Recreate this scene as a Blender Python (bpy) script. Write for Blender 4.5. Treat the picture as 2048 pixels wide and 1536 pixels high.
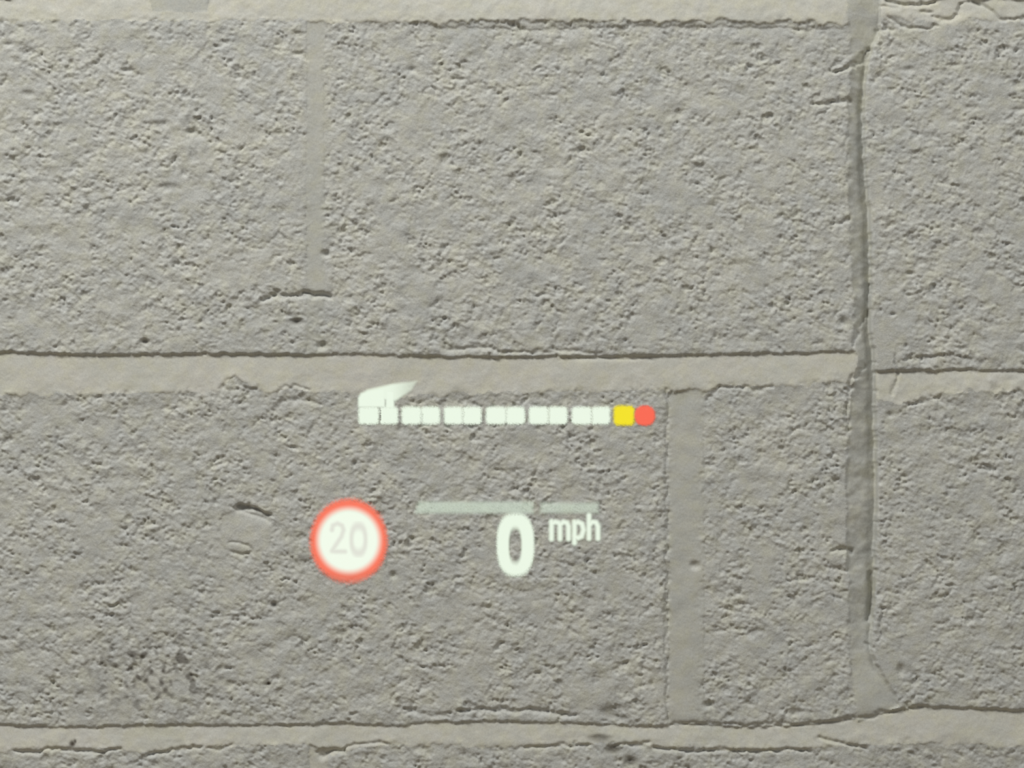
import bpy, math
import numpy as np

# ------------------------------------------------------------------ clearing
for o in list(bpy.data.objects):
    bpy.data.objects.remove(o, do_unlink=True)
scene = bpy.context.scene
COL = scene.collection

# ------------------------------------------------------------------ scale
S = 0.6667 / 2048.0          # metres of wall per photo pixel (block course about 215 mm high)
ZC = 1.02                    # eye height in the parked car
DIST = 2.4                   # eye to wall

# ------------------------------------------------------------------ camera
cam = bpy.data.cameras.new('camera')
cam.sensor_fit = 'HORIZONTAL'
cam.angle = 2 * math.atan(0.5 * 0.6667 / DIST)
cam.clip_start = 0.05
cam_o = bpy.data.objects.new('camera', cam)
cam_o.location = (0, -DIST, ZC)
cam_o.rotation_euler = (math.pi / 2, 0, 0)
COL.objects.link(cam_o)
scene.camera = cam_o

# ------------------------------------------------------------------ world (overcast sky)
w = bpy.data.worlds.new('sky')
scene.world = w
w.use_nodes = True
bg = w.node_tree.nodes['Background']
bg.inputs['Color'].default_value = (0.95, 0.98, 1.0, 1)
bg.inputs['Strength'].default_value = 0.165

# ------------------------------------------------------------------ lamps out of view above the wall: upper-left key, added right fill
from mathutils import Vector


def unseen_lamp(name, loc, aim, watts, size):
    l = bpy.data.lights.new(name, 'AREA')
    l.shape = 'RECTANGLE'
    l.size, l.size_y = size
    l.energy = watts
    l.color = (1.0, 0.995, 0.935)
    o = bpy.data.objects.new(name, l)
    o.location = loc
    o.rotation_euler = (Vector(loc) - Vector(aim)).to_track_quat('Z', 'Y').to_euler()
    COL.objects.link(o)
    return o


unseen_lamp('unseen_lamp', (-1.0, -1.15, 2.78), (0, 0, ZC), 41, (0.8, 0.6))
unseen_lamp('unseen_lamp', (1.7, -1.15, 2.78), (0.2, 0, ZC), 17, (0.8, 0.6))  # weak fill added only to brighten the right side, no known source there

# ------------------------------------------------------------------ exposure
vs = scene.view_settings
vs.view_transform = 'Standard'
vs.look = 'None'
vs.exposure = 0.0
vs.gamma = 1.0
vs.use_curve_mapping = False


# ------------------------------------------------------------------ materials
def new_mat(name):
    m = bpy.data.materials.new(name)
    m.use_nodes = True
    nt = m.node_tree
    return m, nt, nt.nodes['Principled BSDF'], nt.nodes


def ramp(nt, fac, stops):
    r = nt.nodes.new('ShaderNodeValToRGB')
    e = r.color_ramp.elements
    while len(e) < len(stops):
        e.new(0.5)
    for el, (p, c) in zip(e, stops):
        el.position = p
        el.color = (*c, 1)
    nt.links.new(fac, r.inputs['Fac'])
    return r.outputs['Color']


def noise(nt, vec, scale, detail=3, rough=0.55):
    n = nt.nodes.new('ShaderNodeTexNoise')
    n.inputs['Scale'].default_value = scale
    n.inputs['Detail'].default_value = detail
    n.inputs['Roughness'].default_value = rough
    nt.links.new(vec, n.inputs['Vector'])
    return n.outputs['Fac']


def mixc(nt, fac, a, b, mode='MIX'):
    m = nt.nodes.new('ShaderNodeMix')
    m.data_type = 'RGBA'
    m.blend_type = mode
    for sock, v in ((m.inputs[0], fac), (m.inputs[6], a), (m.inputs[7], b)):
        if hasattr(v, 'is_output'):
            nt.links.new(v, sock)
        elif isinstance(v, (int, float)):
            sock.default_value = v
        else:
            sock.default_value = (*v, 1)
    return m.outputs[2]


def paint_material(name, dark, mid, light, grain, bump):
    m, nt, b, N = new_mat(name)
    tc = nt.nodes.new('ShaderNodeTexCoord').outputs['Object']
    base = ramp(nt, noise(nt, tc, 26, 4, 0.6), [(0.30, dark), (0.5, mid), (0.72, light)])
    hue = ramp(nt, noise(nt, tc, 95, 2, 0.5), [(0.36, (0.985, 0.995, 1.02)), (0.5, (1, 1, 1)), (0.64, (1.015, 1.01, 0.955))])
    base = mixc(nt, 1.0, base, hue, 'MULTIPLY')
    g = ramp(nt, noise(nt, tc, 1000, 2, 0.7), [(0.25, (1 - grain,) * 3), (0.75, (1 + grain,) * 3)])
    base = mixc(nt, 1.0, base, g, 'MULTIPLY')
    a = nt.nodes.new('ShaderNodeAttribute')
    a.attribute_name = 'stain'
    base = mixc(nt, a.outputs['Fac'], base, (0.085, 0.07, 0.055))
    nt.links.new(base, b.inputs['Base Color'])
    b.inputs['Roughness'].default_value = 0.75
    b.inputs['Specular IOR Level'].default_value = 0.25
    bp = nt.nodes.new('ShaderNodeBump')
    bp.inputs['Strength'].default_value = bump
    bp.inputs['Distance'].default_value = 0.0006
    nt.links.new(noise(nt, tc, 520, 3, 0.65), bp.inputs['Height'])
    nt.links.new(bp.outputs['Normal'], b.inputs['Normal'])
    return m


M_BLOCK = paint_material('grey_painted_block', (0.50, 0.505, 0.485), (0.535, 0.535, 0.505), (0.575, 0.57, 0.525), 0.11, 0.5)
M_MORTAR = paint_material('grey_painted_mortar', (0.55, 0.548, 0.495), (0.575, 0.565, 0.51), (0.595, 0.58, 0.535), 0.09, 0.22)
M_SEAL = paint_material('grey_painted_sealant', (0.50, 0.505, 0.475), (0.53, 0.53, 0.49), (0.56, 0.555, 0.515), 0.09, 0.22)


def hud_material(name, rgb, opacity=1.0):
    """light of the projected display: emits its colour, lets the wall show through where it is faint"""
    m, nt, b, N = new_mat(name)
    nt.nodes.remove(b)
    out = nt.nodes['Material Output']
    em = nt.nodes.new('ShaderNodeEmission')
    em.inputs['Color'].default_value = (*rgb, 1)
    em.inputs['Strength'].default_value = 1.0
    tr = nt.nodes.new('ShaderNodeBsdfTransparent')
    at = nt.nodes.new('ShaderNodeAttribute')
    at.attribute_name = 'light'
    mu = nt.nodes.new('ShaderNodeMath')
    mu.operation = 'MULTIPLY'
    mu.inputs[1].default_value = opacity
    nt.links.new(at.outputs['Fac'], mu.inputs[0])
    mx = nt.nodes.new('ShaderNodeMixShader')
    nt.links.new(mu.outputs[0], mx.inputs[0])
    nt.links.new(tr.outputs[0], mx.inputs[1])
    nt.links.new(em.outputs[0], mx.inputs[2])
    nt.links.new(mx.outputs[0], out.inputs['Surface'])
    return m


M_WHITE = hud_material('display_white', (0.85, 0.95, 0.80), 0.97)
M_YELLOW = hud_material('display_yellow', (0.92, 0.78, 0.03), 0.97)
M_RED = hud_material('display_red', (0.98, 0.16, 0.10), 0.95)
M_RING = hud_material('display_ring_red', (1.0, 0.21, 0.13), 0.92)
M_FAINT = hud_material('display_faint', (0.64, 0.73, 0.61), 0.68)
M_DISC = hud_material('display_disc', (0.90, 0.98, 0.84), 0.98)
M_NUM = hud_material('display_numeral', (0.68, 0.66, 0.60), 0.64)


# ------------------------------------------------------------------ helpers for the relief
rng = np.random.default_rng(7)
PN = 1152                                     # periodic noise tile, 2 px per sample
fy = np.fft.fftfreq(PN)[:, None]
fx = np.fft.rfftfreq(PN)[None, :]
FR = np.sqrt(fx * fx + fy * fy) + 1e-9


def band(lam_px, width=0.45, seed=0):
    """tileable band-passed noise of about the given wavelength, unit deviation"""
    r = np.random.default_rng(1000 + seed)
    f0 = 2.0 / lam_px
    filt = np.exp(-0.5 * (np.log(FR / f0) / width) ** 2)
    n = np.fft.irfft2(np.fft.rfft2(r.standard_normal((PN, PN))) * filt, (PN, PN))
    return n / n.std()


def axis(lo, hi, dlo, dhi, step, gmax):
    mid = np.arange(dlo, dhi + 0.1, step)

    def grow(a, end):
        out, s, p = [], step, a
        sg = 1 if end > a else -1
        while (end - p) * sg > 0:
            s = min(s * 1.05, 7.0) if abs(p - a) < 360 else min(s * 1.25, gmax)
            p = p + sg * s
            out.append(p)
        return out
    return np.array(grow(dlo, lo)[::-1] + list(mid) + grow(dhi, hi))


FLOOR_PY = 768 + ZC / S                       # photo row at which the wall meets the floor
xs = axis(-2600, 4600, -16, 2064, 2.0, 60)
ys = axis(-3300, FLOOR_PY - 60, -16, 1552, 2.0, 60)
ys[-1] = FLOOR_PY
X, Y = np.meshgrid(xs, ys)
IX = np.round(X / 2).astype(int) % PN
IY = np.round(Y / 2).astype(int) % PN


def smp(n, ox=0, oy=0):
    return n[(IY + oy) % PN, (IX + ox) % PN]


def lerp(pts, v):
    p = np.array(pts, float)
    return np.interp(v, p[:, 0], p[:, 1])


def sstep(a, b, v):
    t = np.clip((v - a) / (b - a), 0, 1)
    return t * t * (3 - 2 * t)


def blur(a, sig):
    r = int(3 * sig + 1)
    k = np.exp(-0.5 * (np.arange(-r, r + 1) / sig) ** 2)
    k /= k.sum()
    for ax in (0, 1):
        p = np.pad(a, [(r, r) if i == ax else (0, 0) for i in (0, 1)], mode='edge')
        out = np.zeros_like(a)
        n = a.shape[ax]
        for i, c in enumerate(k):
            out += c * (p[i:i + n, :] if ax == 0 else p[:, i:i + n])
        a = out
    return a


# ------------------------------------------------------------------ joint layout (photo pixels on the wall plane)
wob = smp(band(70, 0.7, 1)) * 1.9 + smp(band(22, 0.6, 2)) * 0.8      # ragged edges
# control joint between the two runs of blocks
CL = lerp([(-400, 1690), (0, 1692), (60, 1698), (110, 1702), (200, 1698), (300, 1696), (420, 1698), (560, 1704), (700, 1712),
           (740, 1714), (780, 1702), (840, 1697), (1000, 1693), (1100, 1695), (1200, 1698), (1300, 1697), (1390, 1708),
           (1446, 1716), (9000, 1716)], Y) + wob * 0.7 * (Y < 1440)
CR = lerp([(-400, 1762), (0, 1762), (60, 1760), (95, 1746), (130, 1738), (200, 1728), (300, 1730), (420, 1741), (560, 1744),
           (660, 1741), (720, 1750), (840, 1753), (1000, 1755), (1100, 1752), (1150, 1753), (1300, 1742), (1340, 1760),
           (1390, 1790), (1412, 1800), (1446, 1716), (9000, 1716)], Y) + wob * 0.5 * (Y < 1440)
sect_l = X < CL
sect_c = (X >= CL) & (X < CR)
sect_r = X >= CR


def edge(pts):
    return lerp(pts, X)


PER = 738
UL = {0: edge([(0, -8), (160, -9), (400, -14), (2000, -14)]) + wob,
      1: edge([(-200, 704), (0, 703), (70, 706), (150, 708), (300, 709), (420, 707), (600, 709), (700, 708), (860, 712), (1050, 714),
               (1200, 712), (1380, 710), (1500, 708), (1700, 704)]) + wob * 0.55,
      2: edge([(-200, 1442), (0, 1448), (100, 1455), (300, 1450), (560, 1450), (690, 1447), (800, 1453), (850, 1444), (1000, 1443), (1120, 1446),
               (1330, 1453), (1370, 1447), (1480, 1455), (1600, 1452), (1700, 1438)]) + wob * 0.55}
LL = {0: edge([(0, 43), (400, 39), (600, 40), (680, 48), (740, 42), (900, 46), (1020, 40), (1200, 42), (1300, 44), (1450, 42), (1600, 44), (1700, 46)]) + wob * 1.2,
      1: edge([(-100, 792), (0, 791), (100, 787), (250, 784), (430, 788), (455, 760), (470, 752), (500, 774), (540, 788), (570, 776), (640, 783),
               (800, 790), (1000, 784), (1300, 780), (1410, 782), (1440, 771), (1560, 772), (1690, 764)]) + wob * 1.2,
      2: edge([(0, 1500), (150, 1498), (240, 1500), (300, 1506), (400, 1494), (560, 1490), (630, 1488), (660, 1508), (700, 1498), (760, 1489),
               (1000, 1492), (1250, 1487), (1340, 1495), (1560, 1501), (1640, 1496), (1700, 1488)]) + wob * 1.2}
UR = {0: edge([(1740, -8), (2048, -4)]) + wob,
      1: edge([(1740, 742), (1800, 741), (1900, 739), (2048, 741), (2400, 742)]) + wob * 0.6,
      2: edge([(1700, 1441), (1760, 1428), (1840, 1412), (1900, 1415), (2048, 1420), (2400, 1424)]) + wob * 0.6}
LR = {0: edge([(1740, 30), (1800, 36), (1900, 48), (1960, 38), (2048, 42)]) + wob * 1.5,
      1: edge([(1740, 800), (1810, 806), (1850, 796), (1920, 782), (2048, 778), (2400, 780)]) + wob * 2.0,
      2: edge([(1700, 1486), (1760, 1490), (1850, 1486), (2048, 1492), (2400, 1494)]) + wob}
for D_, nb in ((UL, 0), (LL, 48), (UR, 0), (LR, 50)):
    for k in range(-5, 0):
        D_[k] = np.full_like(X, k * PER + nb - 4.0) + wob
    for k in range(3, 7):
        D_[k] = np.full_like(X, 1450 + (k - 2) * PER + nb) + wob

# head joints of each course in the left run: (x0, x1); course k lies above bed k
BL = 1440
HEADS_L = {}
for k in range(-5, 8):
    HEADS_L[k] = [(612, 648)] if k % 2 else [(1336, 1408)]
HEADS_L[0] = [(300, 415)]
HEADS_L[1] = [(612, 648)]
HEADS_L[2] = [(1336, 1408)]
HEADS_L[3] = [(618, 656)]
for k in HEADS_L:
    a, b = HEADS_L[k][0]
    HEADS_L[k] = [(a + i * BL, b + i * BL) for i in (-3, -2, -1, 0, 1) if a + i * BL < 1640]
HEADS_R = {k: [((2420 if k % 2 else 3100) + i * BL, (2456 if k % 2 else 3136) + i * BL) for i in (0, 1)] for k in range(-5, 8)}

lab = np.full(X.shape, -1, int)
H = np.zeros_like(X)          # relief in millimetres, + towards the room
A = np.zeros_like(X)          # how rough the surface is
names = []                    # label index -> (name, material, label)
b60 = smp(band(70, 0.5, 3))
b160 = smp(band(170, 0.5, 4))


def region(mask, name, mat, label=None):
    lab[mask] = len(names)
    names.append((name, mat, label))


LIP = {('L', 0): lerp([(0, 0.5), (640, 0.5), (760, 0.9), (850, 1.6), (1690, 1.7)], X), ('L', 1): lerp([(0, 0.6), (560, 0.5), (800, 0.25), (1330, 0.3), (1440, 0.7), (1690, 0.6)], X),
       ('L', 2): lerp([(0, 0.9), (250, 0.8), (520, 0.5), (900, 0.7), (1300, 0.9), (1690, 0.9)], X),
       ('R', 1): lerp([(1750, 0.9), (2048, 0.8)], X), ('R', 2): lerp([(1690, 0.9), (1850, 1.3), (2048, 1.4)], X), ('R', 0): lerp([(1750, 0.8), (2048, 0.8)], X)}
MATCH = {('L', 0): lerp([(0, 0.5), (700, 0.45), (900, 0.4)], X), ('L', 1): lerp([(0, 0.5), (560, 0.45), (800, 0.2), (1330, 0.25), (1440, 0.55), (1690, 0.5)], X),
         ('L', 2): 0.45, ('R', 1): 0.7, ('R', 2): 1.1}
REC = {('L', 0): 2.4, ('L', 1): lerp([(0, 2.0), (700, 2.2), (1000, 2.8), (1690, 2.1)], X), ('L', 2): 2.2, ('R', 1): 2.3, ('R', 2): lerp([(1690, 1.8), (1800, 2.6), (2048, 3.0)], X), ('R', 0): 2.0}


def run(sect, side, U, Lw, heads):
    ks = sorted(U)
    for k in ks:                                           # beds
        m = sect & (Y >= U[k]) & (Y < Lw[k])
        if not m.any():
            continue
        t = np.clip((Y - U[k]) / np.maximum(Lw[k] - U[k], 1), 0, 1)
        rec = REC.get((side, k), 2.5)
        lip = LIP.get((side, k), 0.6)
        h = -rec + (rec + lip) * t ** 0.9 + 0.16 * b60 * t + 0.15 * b160
        H[m] = h[m]
        A[m] = 0.04
        region(m, 'mortar_joint', M_MORTAR)
    for i, k in enumerate(ks + [ks[-1] + 1]):              # courses: course k is above bed k
        top = Lw[ks[i - 1]] if i else np.full_like(X, -1e6)
        bot = U[k] if k in U else np.full_like(X, 1e6)
        mc = sect & (Y >= top) & (Y < bot)
        if not mc.any():
            continue
        hs = heads.get(k, [])
        bounds = [-1e6]
        for (a, b) in hs:
            bounds += [a, b]
        bounds.append(1e6)
        for j in range(0, len(bounds), 2):
            x0, x1 = bounds[j], bounds[j + 1]
            m = mc & (X >= x0 + wob * 0.5) & (X < x1 + wob * 0.5)
            if not m.any():
                continue
            off = ((k * 37 + j * 53 + (11 if side == 'R' else 0)) % 17) / 17.0 * 0.8 - 0.4
            if k >= 3:
                off = 0.0
            d = np.minimum(np.minimum(Y - top, bot - Y), np.minimum(X - x0, x1 - X))
            bulge = MATCH.get((side, k - 1), 0.45) * np.exp(-np.maximum(Y - top, 0) / 30.0) - off * np.exp(-np.maximum(Y - top, 0) / 12.0)
            H[m] = (off + bulge - 0.22 * np.exp(-np.maximum(np.minimum(bot - Y, np.minimum(X - x0, x1 - X)), 0) / 6.0))[m]
            A[m] = 1.0
            region(m, 'concrete_block', M_BLOCK)
        for (a, b) in hs:
            m = mc & (X >= a + wob * 0.5) & (X < b + wob * 0.5)
            if not m.any():
                continue
            t = (X - a) / (b - a)
            if side == 'L' and k == 2:
                h = -1.3 + 1.3 * np.clip(t, 0, 1) + 0.12 * b60
                A[m] = (0.03 + 0.5 * sstep(0.72, 1.0, t))[m]
            elif side == 'L' and k == 1:
                h = -0.45 + 0.35 * np.abs(t - 0.5) + 0.08 * b60
                A[m] = (0.05 + 0.75 * sstep(588, 604, Y))[m]
            elif side == 'L' and k == 0:
                h = -1.4 + 0.0 * t
                A[m] = 0.02
            else:
                h = -0.6 + 0.1 * b60
                A[m] = 0.04
            H[m] = h[m]
            region(m, 'mortar_joint', M_MORTAR if not (side == 'L' and k in (0, 1, 2)) else M_SEAL)


run(sect_l, 'L', UL, LL, HEADS_L)
run(sect_r, 'R', UR, LR, HEADS_R)
st_ = sect_l & (Y < 23 + wob * 0.4) & (Y > -14) & (X > 297 + (Y + 10) * 0.22) & (X < 419 - (Y + 10) * 0.2)
H[st_] = (-0.35 - 0.012 * (23 - Y))[st_]
A[st_] = 0.03
stub = st_
# control joint: sealant that falls away to the right and ends at a sharp arris
t = np.clip((X - CL) / np.maximum(CR - CL, 1), 0, 1)
dep = lerp([(-400, 2.5), (0, 2.5), (90, 3.5), (150, 6.5), (420, 8.0), (640, 7.5), (740, 7.0), (850, 8.5), (1100, 9.0), (1220, 7.5), (1300, 4.5),
            (1360, 1.8), (1430, 1.2), (1900, 4.5)], Y)
h = -1.2 * dep * (0.12 + 0.88 * t ** 1.1) + 0.30 * smp(band(130, 0.5, 21)) + 0.06 * b60
H[sect_c] = h[sect_c]
A[sect_c] = 0.05
region(stub, 'mortar_joint', M_SEAL)
region(sect_c, 'control_joint', M_SEAL, 'grey painted control joint running down between the two runs of blocks')
# smoothed-over mortar to the right of the control joint
sm = np.exp(-((X - 1768) / 24) ** 4) * np.exp(-((Y - 725) / 110) ** 4) + np.exp(-((X - 1762) / 42) ** 4) * np.exp(-((Y - 1350) / 55) ** 4)
sm = np.clip(sm, 0, 1) * (~sect_c)
A *= 1 - 0.93 * sm
far = np.maximum(np.maximum(-400 - X, X - 2450), np.maximum(-400 - Y, Y - 1940))
A *= 1 - 0.75 * sstep(0, 60, far)                     # calmer where the mesh grows coarse, far outside the view

# ------------------------------------------------------------------ surface roughness of the blocks
H = blur(H, 0.7)
A = blur(A, 3.0)
nA, nB, nC = smp(band(46, 0.42, 5)), smp(band(26, 0.42, 6)), smp(band(13, 0.45, 7))
nD, nE, nF = smp(band(80, 0.45, 8)), smp(band(7, 0.4, 9)), smp(band(36, 0.42, 10), 300, 170)
nG = smp(band(30, 0.4, 12), 77, 411)
mod = np.clip(0.86 + 0.30 * smp(band(170, 0.5, 11)), 0.3, 1.5)       # patches that are calmer or rougher
nH = smp(band(17, 0.45, 13), 190, 33)
pv = nA + 0.30 * nB + 0.30 * nC
pits = -1.1 * sstep(0.85, 2.2, -pv)                                    # open pores
pv2 = nG + 0.4 * nC
pits2 = -0.7 * sstep(0.9, 2.0, -pv2)
crease = np.minimum(np.abs(nB + 0.3 * nC), 0.55) - 0.55                # valleys between grains
crease *= sstep(-0.6, 1.3, nF)
crease2 = np.minimum(np.abs(nH), 0.6) - 0.6
crease2 *= sstep(-0.2, 1.2, smp(band(40, 0.5, 14)))
lumps = 0.26 * np.maximum(nF, -0.6) + 0.20 * np.maximum(nB, -0.6)
R_ = mod * (0.75 * pits + 0.65 * pits2 + 0.62 * crease + 0.42 * crease2 + 0.75 * lumps + 0.10 * nC + 0.028 * nE) + 0.22 * nD
H += A * R_ * 1.08
H += (1 - np.clip(A, 0, 1)) * 0.02 * nC

# ------------------------------------------------------------------ individual marks
stain = np.zeros_like(X)


def window(x0, x1, y0, y1):
    i0, i1 = np.searchsorted(ys, [y0, y1])
    j0, j1 = np.searchsorted(xs, [x0, x1])
    return slice(i0, i1), slice(j0, j1)


def seg_dist(x, y, pts):
    d = np.full(x.shape, 1e9)
    for (ax, ay), (bx, by) in zip(pts[:-1], pts[1:]):
        vx, vy = bx - ax, by - ay
        tt = np.clip(((x - ax) * vx + (y - ay) * vy) / (vx * vx + vy * vy + 1e-9), 0, 1)
        d = np.minimum(d, np.hypot(x - ax - tt * vx, y - ay - tt * vy))
    return d


def crack(pts, width, depth):
    p = np.array(pts, float)
    w_ = window(p[:, 0].min() - 20, p[:, 0].max() + 20, p[:, 1].min() - 20, p[:, 1].max() + 20)
    d = seg_dist(X[w_] + wob[w_], Y[w_] + wob[w_] * 0.8, pts)
    H[w_] -= depth * np.exp(-(d / width) ** 2)


def pit(x, y, rx, ry, depth, st=0.0):
    w_ = window(x - rx * 3, x + rx * 3, y - ry * 3, y + ry * 3)
    q = ((X[w_] - x) / rx) ** 2 + ((Y[w_] - y) / ry) ** 2
    g = np.exp(-q ** 1.5)
    H[w_] -= depth * g
    if st:
        stain[w_] = np.maximum(stain[w_], st * g)


def ledge(pts, drop, fall):
    """a line below which the surface is set back by drop, fading out over fall pixels downwards"""
    p = np.array(pts, float)
    w_ = window(p[:, 0].min(), p[:, 0].max(), p[:, 1].min() - 12, p[:, 1].max() + fall * 3)
    yl = np.interp(X[w_], p[:, 0], p[:, 1]) + wob[w_]
    d = Y[w_] - yl
    endf = np.minimum(sstep(p[:, 0].min(), p[:, 0].min() + 14, X[w_]), 1 - sstep(p[:, 0].max() - 14, p[:, 0].max(), X[w_]))
    H[w_] -= drop * endf * sstep(-2, 2, d) * np.exp(-np.maximum(d, 0) / fall)


# large pores
for a in [(253, 141, 13, 5, 2.2), (382, 264, 9, 6, 2.2), (320, 250, 20, 8, 1.2), (56, 188, 13, 7, 1.5), (18, 89, 10, 4, 1.3), (290, 683, 8, 5, 2.6, .5),
          (597, 108, 13, 5, 1.6), (652, 507, 9, 7, 2.6), (340, 375, 22, 8, 1.3), (593, 643, 13, 8, 2.8, .5), (585, 630, 20, 5, 1.2), (825, 139, 8, 6, 1.8),
          (918, 158, 14, 4, 1.5), (645, 692, 12, 7, 2.2), (1158, 302, 18, 6, 1.4), (1105, 190, 8, 4, 1.3), (548, 1210, 7, 6, 2.2, .35), (787, 1150, 7, 7, 2.0),
          (1480, 1209, 11, 5, 1.7), (1390, 1131, 10, 8, 1.8), (1418, 1410, 12, 7, 1.8), (1590, 1425, 22, 7, 1.5), (1440, 1262, 12, 5, 1.2), (1622, 624, 7, 3, 1.5),
          (1688, 645, 9, 10, 2.2), (1786, 629, 6, 3, 1.8), (1820, 547, 9, 4, 1.8), (1925, 697, 7, 5, 1.7), (1802, 1340, 8, 12, 2.0), (1220, 1426, 22, 14, 2.0, .25),
          (1200, 1478, 22, 8, 1.6, .55), (1225, 1500, 16, 9, 1.8, .6), (1262, 1523, 12, 9, 1.8, .6), (1245, 1437, 14, 7, 1.6, .2), (1985, 540, 12, 5, 1.2),
          (660, 1504, 16, 8, 1.6), (760, 1030, 12, 6, 1.0), (1095, 1335, 6, 5, 1.0), (1780, 830, 7, 6, 1.6), (1945, 215, 14, 6, 1.2), (2035, 220, 16, 5, 1.5),
          (2035, 170, 10, 7, 1.4), (1905, 130, 14, 4, 1.0), (1815, 140, 16, 5, 1.2), (2000, 1300, 16, 5, 1.0), (1960, 1080, 14, 6, 1.0), (590, 895, 9, 4, 1.2)]:
    pit(*a)
# paint missing: dark specks
for a in [(537, 1367, 4, 4, 0.6, 1.0), (145, 1488, 6, 6, 0.8, 1.0), (150, 1483, 3, 5, 0.3, .9)]:
    pit(*a)
# cracks and smeared mortar edges
for pts, w_, d_ in [([(520, 598), (560, 593), (605, 590), (660, 592)], 4, 2.2), ([(610, 587), (655, 590)], 5, 1.4), ([(1738, 100), (1722, 118), (1700, 136), (1666, 146)], 4, 2.4),
                    ([(1696, 198), (1664, 203), (1626, 208)], 4, 2.2), ([(1664, 203), (1650, 228), (1630, 238)], 3, 1.2), ([(1700, 438), (1665, 450)], 4, 1.8),
                    ([(30, 1502), (80, 1504), (110, 1497), (160, 1503), (240, 1497)], 4, 1.8), ([(295, 1508), (350, 1500), (400, 1493)], 4, 1.8), ([(418, 1497), (465, 1490)], 3.5, 1.2),
                    ([(640, 1512), (668, 1500), (690, 1502)], 5, 2.0), ([(690, 1500), (715, 1488), (770, 1486)], 3.5, 1.4), ([(1050, 1496), (1120, 1491), (1180, 1490)], 3.5, 1.4),
                    ([(1230, 1492), (1300, 1486)], 4, 1.6), ([(1310, 1496), (1380, 1502), (1480, 1502), (1620, 1501)], 3.5, 2.0), ([(1640, 1476), (1690, 1488), (1730, 1495)], 3.5, 1.6),
                    ([(1775, 2), (1810, 10), (1860, 8), (1872, 4)], 4, 2.6), ([(1870, 35), (1900, 40), (1918, 30), (1928, 8)], 4, 2.0), ([(1765, 12), (1800, 16)], 3.5, 1.2),
                    ([(1845, 25), (1866, 26)], 3, 1.6), ([(1780, 36), (1800, 50), (1820, 58), (1855, 58), (1870, 48)], 3, 1.4), ([(1760, 62), (1775, 58), (1790, 60)], 3, 1.2),
                    ([(1950, 2), (1985, 22), (2000, 40), (2020, 42), (2048, 34)], 3.5, 1.8), ([(1936, 0), (1960, 8)], 5, 2.0), ([(1752, 60), (1765, 82), (1740, 104)], 3, .8),
                    ([(440, 782), (455, 762), (470, 752), (482, 770), (502, 780), (515, 772)], 3, .9), ([(548, 800), (560, 778), (590, 772), (620, 780)], 3, .9),
                    ([(545, 830), (560, 805), (600, 798), (640, 808)], 4, 1.0), ([(1335, 780), (1334, 900), (1335, 1100), (1333, 1300), (1335, 1440)], 4, 1.4),
                    ([(1612, 40), (1612, 150)], 1, 0.0), ([(1666, 1102), (1700, 1100)], 5, 2.4), ([(1660, 1135), (1690, 1140)], 5, 1.4), ([(1744, 1150), (1746, 1200), (1738, 1240)], 5, 2.4),
                    ([(1764, 1215), (1762, 1260), (1758, 1285)], 3, 1.2), ([(1728, 1284), (1750, 1298)], 3, 1.2), ([(1728, 730), (1706, 760), (1697, 800), (1695, 860)], 4, 1.6),
                    ([(1742, 620), (1720, 650), (1706, 690)], 4, 1.6), ([(1742, 570), (1736, 600)], 4, 1.6), ([(1692, 270), (1692, 380), (1694, 420)], 3, .5),
                    ([(1440, 774), (1490, 776), (1520, 780), (1545, 772)], 3, 1.2), ([(1414, 800), (1440, 776)], 3.5, 1.2), ([(1790, 712), (1796, 745), (1786, 790)], 3.5, 1.3),
                    ([(1820, 810), (1850, 803), (1880, 792)], 4, 1.2), ([(1230, 1340), (1252, 1326)], 5, 1.6), ([(1095, 1345), (1110, 1335)], 3, 1.0),
                    ([(920, 1424), (960, 1418), (1010, 1422), (1060, 1420), (1150, 1432)], 5, 1.9), ([(800, 1418), (860, 1432), (900, 1428)], 4, 1.0),
                    ([(900, 702), (960, 694), (990, 700)], 5, 1.4), ([(1000, 706), (1120, 702), (1200, 708)], 4, 1.3), ([(1140, 716), (1300, 716)], 4, .8),
                    ([(1340, 1448), (1400, 1446), (1500, 1450), (1620, 1446), (1720, 1436), (1840, 1412)], 4, 1.2)]:
    crack(pts, w_, d_)
# set-back strip under the right-hand course and chipped, scraped patch beside the round sign
ledge([(1797, 716), (1850, 710), (1900, 708), (1960, 718)], 1.8, 16)
ledge([(850, 50), (960, 54), (1100, 56), (1300, 52), (1500, 54), (1690, 56)], 0.9, 9)
ledge([(468, 1014), (482, 1008), (505, 1014), (545, 1030)], 2.6, 20)
w_ = window(420, 580, 1000, 1125)
q = np.clip(1 - (np.abs((X[w_] - 492) / 56) ** 3 + np.abs((Y[w_] - 1062) / 44) ** 3), 0, 1)
q = np.clip(q * 3, 0, 1)
H[w_] = H[w_] * (1 - q) + q * (-0.5 - (1062 - Y[w_]) * 0.012 + 0.12 * nA[w_] + 0.04 * nC[w_])
ledge([(462, 1016), (482, 1008), (505, 1012), (550, 1030)], 2.8, 13)
crack([(466, 1017), (500, 1027), (536, 1040)], 3, 0.9)
crack([(460, 1086), (495, 1090), (505, 1100), (485, 1110), (462, 1104)], 3, 1.0)
# brown dirt caught in the pores low on the left
g = np.exp(-(((X - 300) / 135) ** 2 + ((Y - 1345) / 75) ** 2) ** 1.4)
dirt = np.clip(smp(band(26, 0.45, 31)) * 0.42 + smp(band(64, 0.5, 32)) * 0.5 - 0.12, 0, 1)
stain = np.maximum(stain, 0.85 * g * dirt)
stain = np.clip(stain, 0, 1)
H = blur(H, 0.55)

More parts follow.
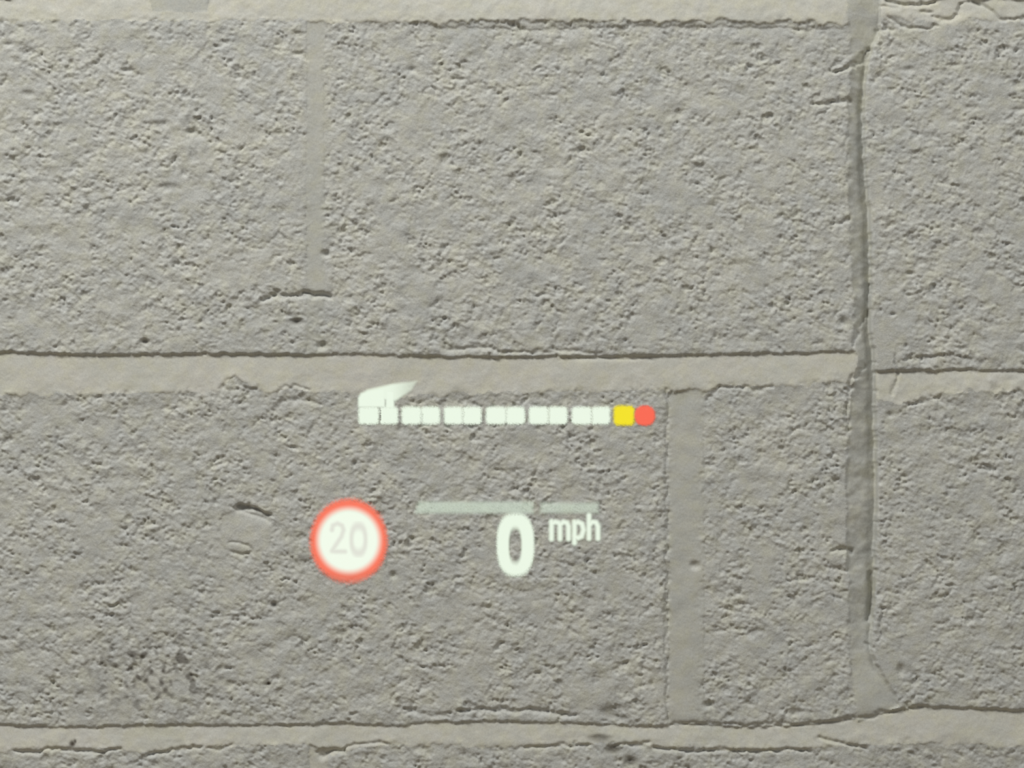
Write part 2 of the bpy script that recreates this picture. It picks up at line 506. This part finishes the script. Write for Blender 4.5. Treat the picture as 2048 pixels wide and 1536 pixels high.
# ------------------------------------------------------------------ wall meshes
VX = (X - 1024) * S
VZ = ZC + (768 - Y) * S
VY = -H * 0.001
BACK = 0.10
cell = lab[:-1, :-1].copy()
ny, nx = X.shape
vid = np.arange(ny * nx).reshape(ny, nx)
P = np.stack([VX, VY, VZ], -1).reshape(-1, 3)
SF = stain.reshape(-1)


def mesh_from(name, verts, quads, smooth, attrs=None):
    me = bpy.data.meshes.new(name)
    me.vertices.add(len(verts))
    me.vertices.foreach_set('co', verts.astype(np.float32).ravel())
    n = len(quads)
    me.loops.add(n * 4)
    me.loops.foreach_set('vertex_index', quads.astype(np.int32).ravel())
    me.polygons.add(n)
    me.polygons.foreach_set('loop_start', np.arange(0, n * 4, 4, dtype=np.int32))
    me.polygons.foreach_set('loop_total', np.full(n, 4, dtype=np.int32))
    me.polygons.foreach_set('use_smooth', np.asarray(smooth, dtype=bool))
    for an, av in (attrs or {}).items():
        at = me.attributes.new(an, 'FLOAT', 'POINT')
        at.data.foreach_set('value', np.asarray(av, dtype=np.float32))
    me.update(calc_edges=True)
    return me


def link(name, me, parent=None, mat=None):
    o = bpy.data.objects.new(name, me)
    COL.objects.link(o)
    if parent:
        o.parent = parent
    if mat:
        me.materials.append(mat)
    return o


# the core of the wall behind the faces
x0, x1 = (xs[0] - 1024) * S, (xs[-1] - 1024) * S
z0, z1 = 0.0, ZC + (768 - ys[0]) * S
cv = np.array([(x, y, z) for x in (x0, x1) for y in (BACK - 0.02, BACK + 0.04) for z in (z0, z1)])
cq = np.array([(0, 4, 5, 1), (2, 3, 7, 6), (0, 1, 3, 2), (4, 6, 7, 5), (1, 5, 7, 3), (0, 2, 6, 4)])
wall = link('wall_back', mesh_from('wall_back', cv, cq, np.zeros(6, bool)), None, M_BLOCK)
wall['kind'] = 'structure'
wall['label'] = 'grey painted concrete block wall with wide mortar joints'

# edges between cells of different label, for the returns (top, bottom and end faces of each piece)
padc = np.full((cell.shape[0] + 2, cell.shape[1] + 2), -9, int)
padc[1:-1, 1:-1] = cell
Q = np.stack([vid[:-1, :-1], vid[1:, :-1], vid[1:, 1:], vid[:-1, 1:]], -1)
hl, hr = padc[1:-1, :-1], padc[1:-1, 1:]           # left / right of each vertical grid edge
vt, vb = padc[:-1, 1:-1], padc[1:, 1:-1]           # above / below each horizontal grid edge
made = {}
for li, (nm, mat, label) in enumerate(names):
    msk = cell == li
    if not msk.any():
        continue
    q = Q[msk]
    used, inv = np.unique(q.ravel(), return_inverse=True)
    verts, quads, sf = [P[used]], [inv.reshape(-1, 4)], [SF[used]]
    nv = len(used)
    nface = len(q)
    segs = []
    for (a, b, m_) in ((vid[:-1, :], vid[1:, :], (hl == li) & (hr != li)), (vid[1:, :], vid[:-1, :], (hr == li) & (hl != li)),
                       (vid[:, 1:], vid[:, :-1], (vb == li) & (vt != li)), (vid[:, :-1], vid[:, 1:], (vt == li) & (vb != li))):
        segs.append(np.stack([a[m_], b[m_]], -1))
    segs = np.concatenate(segs)
    pa, pb = P[segs[:, 0]], P[segs[:, 1]]
    pa2, pb2 = pa.copy(), pb.copy()
    pa2[:, 1] = BACK
    pb2[:, 1] = BACK
    n = len(segs)
    verts += [pa, pb, pb2, pa2]
    idx = np.arange(n)
    quads.append(nv + np.stack([idx + n, idx, idx + 3 * n, idx + 2 * n], -1))
    sf.append(np.zeros(4 * n))
    me = mesh_from(nm, np.concatenate(verts), np.concatenate(quads), np.r_[np.ones(nface, bool), np.zeros(n, bool)], {'stain': np.concatenate(sf)})
    o = link(nm, me, wall, mat)
    if label:
        o['label'] = label

# ------------------------------------------------------------------ floor
M_FLOOR, nt, b, N = new_mat('dusty_concrete_floor')
tc = nt.nodes.new('ShaderNodeTexCoord').outputs['Object']
nt.links.new(ramp(nt, noise(nt, tc, 6, 6), [(0.3, (0.36, 0.30, 0.215)), (0.7, (0.44, 0.37, 0.275))]), b.inputs['Base Color'])
b.inputs['Roughness'].default_value = 0.9
fv = np.array([(x, y, z) for x in (-3.5, 3.5) for y in (-5.0, 0.3) for z in (-0.1, 0.0)])
fl = link('floor', mesh_from('floor', fv, cq, np.zeros(6, bool)), None, M_FLOOR)
fl['kind'] = 'structure'

# ------------------------------------------------------------------ head-up display, light lying on the wall
HD = blur(H, 1.6)
for s_ in range(3):                                     # lift to the tops of the grains around
    pad = np.pad(HD, 1, mode='edge')
    HD = np.max([pad[i:i + HD.shape[0], j:j + HD.shape[1]] for i in (0, 1, 2) for j in (0, 1, 2)], 0)
HD = np.maximum(blur(HD, 2.0), H) + 0.25


def hud_y(px, py, lift):
    i = np.interp(py, ys, np.arange(ny))
    j = np.interp(px, xs, np.arange(nx))
    i0, j0 = np.minimum(i.astype(int), ny - 2), np.minimum(j.astype(int), nx - 2)
    fi, fj = i - i0, j - j0
    v = (HD[i0, j0] * (1 - fi) * (1 - fj) + HD[i0 + 1, j0] * fi * (1 - fj) + HD[i0, j0 + 1] * (1 - fi) * fj + HD[i0 + 1, j0 + 1] * fi * fj)
    return -(v + lift) * 0.001


def hud_root(name, px, py, label, cat):
    o = bpy.data.objects.new(name, None)
    o.empty_display_size = 0.01
    o.location = ((px - 1024) * S, -0.002, ZC + (768 - py) * S)
    COL.objects.link(o)
    o['label'] = label
    o['category'] = cat
    return o


def hud_piece(name, root, box, fn, mat, lift=0.0, step=2.0, label=None, cut=0.04):
    gx = np.arange(box[0], box[2] + step * 0.5, step)
    gy = np.arange(box[1], box[3] + step * 0.5, step)
    gX, gY = np.meshgrid(gx, gy)
    a = np.clip(fn(gX, gY), 0, 1)
    c = np.maximum(np.maximum(a[:-1, :-1], a[1:, :-1]), np.maximum(a[:-1, 1:], a[1:, 1:])) > cut
    v = np.arange(gX.size).reshape(gX.shape)
    q = np.stack([v[:-1, :-1], v[1:, :-1], v[1:, 1:], v[:-1, 1:]], -1)[c]
    used, inv = np.unique(q.ravel(), return_inverse=True)
    px, py = gX.ravel()[used], gY.ravel()[used]
    off = root.location if root else Vector((0, 0, 0))
    co = np.stack([(px - 1024) * S - off[0], hud_y(px, py, lift) - off[1], ZC + (768 - py) * S - off[2]], -1)
    me = mesh_from(name, co, inv.reshape(-1, 4), np.ones(len(q), bool), {'light': a.ravel()[used]})
    o = link(name, me, root, mat)
    if label:
        o['label'] = label
    return o


def soft(d, w):                      # d: signed distance in px (inside negative); light falls off over w px about the outline
    return 1 - sstep(-w, w, d)


def d_box(x, y, x0, y0, x1, y1, r=4):
    cx, cy, hx, hy = (x0 + x1) / 2, (y0 + y1) / 2, (x1 - x0) / 2 - r, (y1 - y0) / 2 - r
    qx, qy = np.abs(x - cx) - hx, np.abs(y - cy) - hy
    return np.hypot(np.maximum(qx, 0), np.maximum(qy, 0)) + np.minimum(np.maximum(qx, qy), 0) - r


def d_poly(x, y, pts):
    ins = np.zeros(x.shape, bool)
    n = len(pts)
    for i in range(n):
        ax, ay = pts[i]
        bx, by = pts[(i + 1) % n]
        c = ((ay > y) != (by > y)) & (x < (bx - ax) * (y - ay) / (by - ay + 1e-9) + ax)
        ins ^= c
    d = seg_dist(x, y, list(pts) + [pts[0]])
    return np.where(ins, -d, d)


def d_ell(x, y, cx, cy, rx, ry, p=2.0):
    k = (np.abs((x - cx) / rx) ** p + np.abs((y - cy) / ry) ** p) ** (1 / p)
    return (k - 1) * min(rx, ry)


def fray(x, y):
    """the display's edges are grainy"""
    n = NZ[(np.round(y).astype(int)) % PN, (np.round(x).astype(int)) % PN]
    return 1.1 * n


NZ = band(7, 0.5, 41)
# gauge of lit segments
g_ = hud_root('power_gauge', 1012, 850, 'glowing row of white, yellow and red gauge segments with a pointer at its left end', 'gauge')
for (sx0, sx1) in [(717.5, 757.5), (757.5, 795.5), (803.5, 842), (842, 879.5), (888.5, 925), (925, 962.5), (972.5, 1012), (1012, 1049.5), (1058, 1096.5), (1096.5, 1134.5), (1144, 1182.5), (1182.5, 1220)]:
    hud_piece('white_segment', g_, (sx0 - 8, 804, sx1 + 8, 858), lambda x, y: soft(d_box(x, y, sx0, 814, sx1, 848, 7) + fray(x, y), 3.6), M_WHITE, step=1.6)
hud_piece('yellow_segment', g_, (1216, 800, 1280, 862), lambda x, y: soft(d_box(x, y, 1228, 812, 1268, 850, 9) + fray(x, y), 4.4), M_YELLOW, step=1.6, label='glowing yellow gauge segment')
hud_piece('red_segment', g_, (1258, 800, 1322, 862), lambda x, y: soft(d_ell(x, y, 1289.5, 831, 20, 19.5, 2.3) + 0.7 * fray(x, y), 3.2), M_RED, lift=0.06, step=1.6, label='glowing round red end segment')


def pointer(x, y):
    core = soft(d_poly(x, y, [(717, 814), (717, 796), (722, 787), (734, 782), (770, 775), (770, 814)]), 3.5)
    tab = soft(d_box(x, y, 772, 782, 788, 816, 3), 3.0)
    sweep = soft(d_poly(x, y, [(720, 790), (735, 780), (783, 769), (834, 762), (822, 781), (790, 802), (772, 800)]), 4.0) * (0.95 - 0.55 * sstep(775, 836, x))
    return np.maximum(np.maximum(core, tab), sweep)


hud_piece('pointer', g_, (704, 750, 846, 822), pointer, M_WHITE, lift=0.06, step=1.6, label='white slanted pointer flag above the first segments')

# round speed limit sign
s_ = hud_root('speed_limit_sign', 697, 1166, 'glowing round white speed limit sign reading 20 with a red rim', 'sign')


def ring(x, y):
    rag = 1.5 * fray(x, y)
    o = soft(d_ell(x, y, 697.5, 1082, 76, 83) + rag, 6.5)
    o *= 1 - 0.35 * sstep(1135, 1165, y)
    i = 1 - soft(d_ell(x, y, 697.5, 1080, 56, 58), 2)
    return o * i


def num2(x, y):
    p = [(664, 1060), (666, 1051), (675, 1047), (684, 1051), (687, 1060), (683, 1073), (673, 1088), (664, 1102), (672, 1103), (690, 1103)]
    return soft(seg_dist(x, y, p) - 4.2, 4.0)


def num0(x, y):
    return soft(np.abs(d_ell(x, y, 717, 1079, 14, 27, 2.3)) - 4.0, 4.0)


def disc(x, y):
    a = soft(d_ell(x, y, 697.5, 1081, 62, 64), 9.5)
    return a


hud_piece('red_rim', s_, (606, 984, 790, 1180), ring, M_RING, label='glowing red rim')
hud_piece('white_face', s_, (622, 1006, 774, 1156), disc, M_DISC, lift=0.08)
hud_piece('numeral', s_, (650, 1036, 702, 1114), num2, M_NUM, lift=0.16, step=1.6, label='faint grey numeral 2')
hud_piece('numeral', s_, (694, 1042, 742, 1116), num0, M_NUM, lift=0.16, step=1.6, label='faint grey numeral 0')

# speed readout
r_ = hud_root('speed_readout', 1031, 1152, 'glowing white speed readout of a large 0 with small mph beside it', 'readout')
hud_piece('numeral', r_, (982, 1014, 1080, 1164), lambda x, y: soft(d_ell(x, y, 1031, 1089, 37, 62.5, 2.5) + 0.6 * fray(x, y), 3.6) * (1 - soft(d_ell(x, y, 1030.5, 1091, 13, 35, 2.4), 3.0)), M_WHITE, step=1.6)


def strokes(*segs, w=4.3, s=4.0):
    return lambda x, y: np.max([soft(seg_dist(x, y, p) - w, s) for p in segs], 0)


hud_piece('unit_letter', r_, (1088, 1026, 1150, 1094), strokes([(1103, 1078), (1103, 1043)], [(1103, 1048), (1110, 1044), (1118, 1046), (1120, 1052), (1120, 1078)],
          [(1120, 1050), (1127, 1044), (1134, 1046), (1137, 1053), (1137, 1078)]), M_WHITE, step=1.6, label='small white letter m')
hud_piece('unit_letter', r_, (1134, 1026, 1182, 1098), strokes([(1149, 1086), (1149, 1044)], [(1149, 1048), (1156, 1044), (1164, 1048), (1167, 1060), (1163, 1073), (1156, 1076), (1149, 1073)]),
          M_WHITE, lift=0.04, step=1.6, label='small white letter p')
hud_piece('unit_letter', r_, (1166, 1018, 1214, 1094), strokes([(1178, 1077), (1178, 1031)], [(1178, 1052), (1184, 1044), (1192, 1045), (1196, 1053), (1196, 1077)]), M_WHITE, lift=0.08, step=1.6,
          label='small white letter h')

# faint bar above the readout
l_ = hud_root('status_bar', 1013, 1028, 'faint translucent pale green bar in two lengths above the speed readout', 'status bar')
hud_piece('bar_length', l_, (818, 990, 1082, 1040), lambda x, y: soft(d_poly(x, y, [(838, 1004), (1066, 1004), (1066, 1026), (830, 1026)]) + 1.5 * fray(x, y), 5.5) * (0.92 + 0.16 * fray(x, y)), M_FAINT)
hud_piece('bar_length', l_, (1066, 990, 1212, 1040), lambda x, y: soft(d_poly(x, y, [(1082, 1006), (1196, 1006), (1197, 1026), (1081, 1026)]) + 1.5 * fray(x, y), 5.5) * (0.76 + 0.16 * fray(x, y)), M_FAINT)
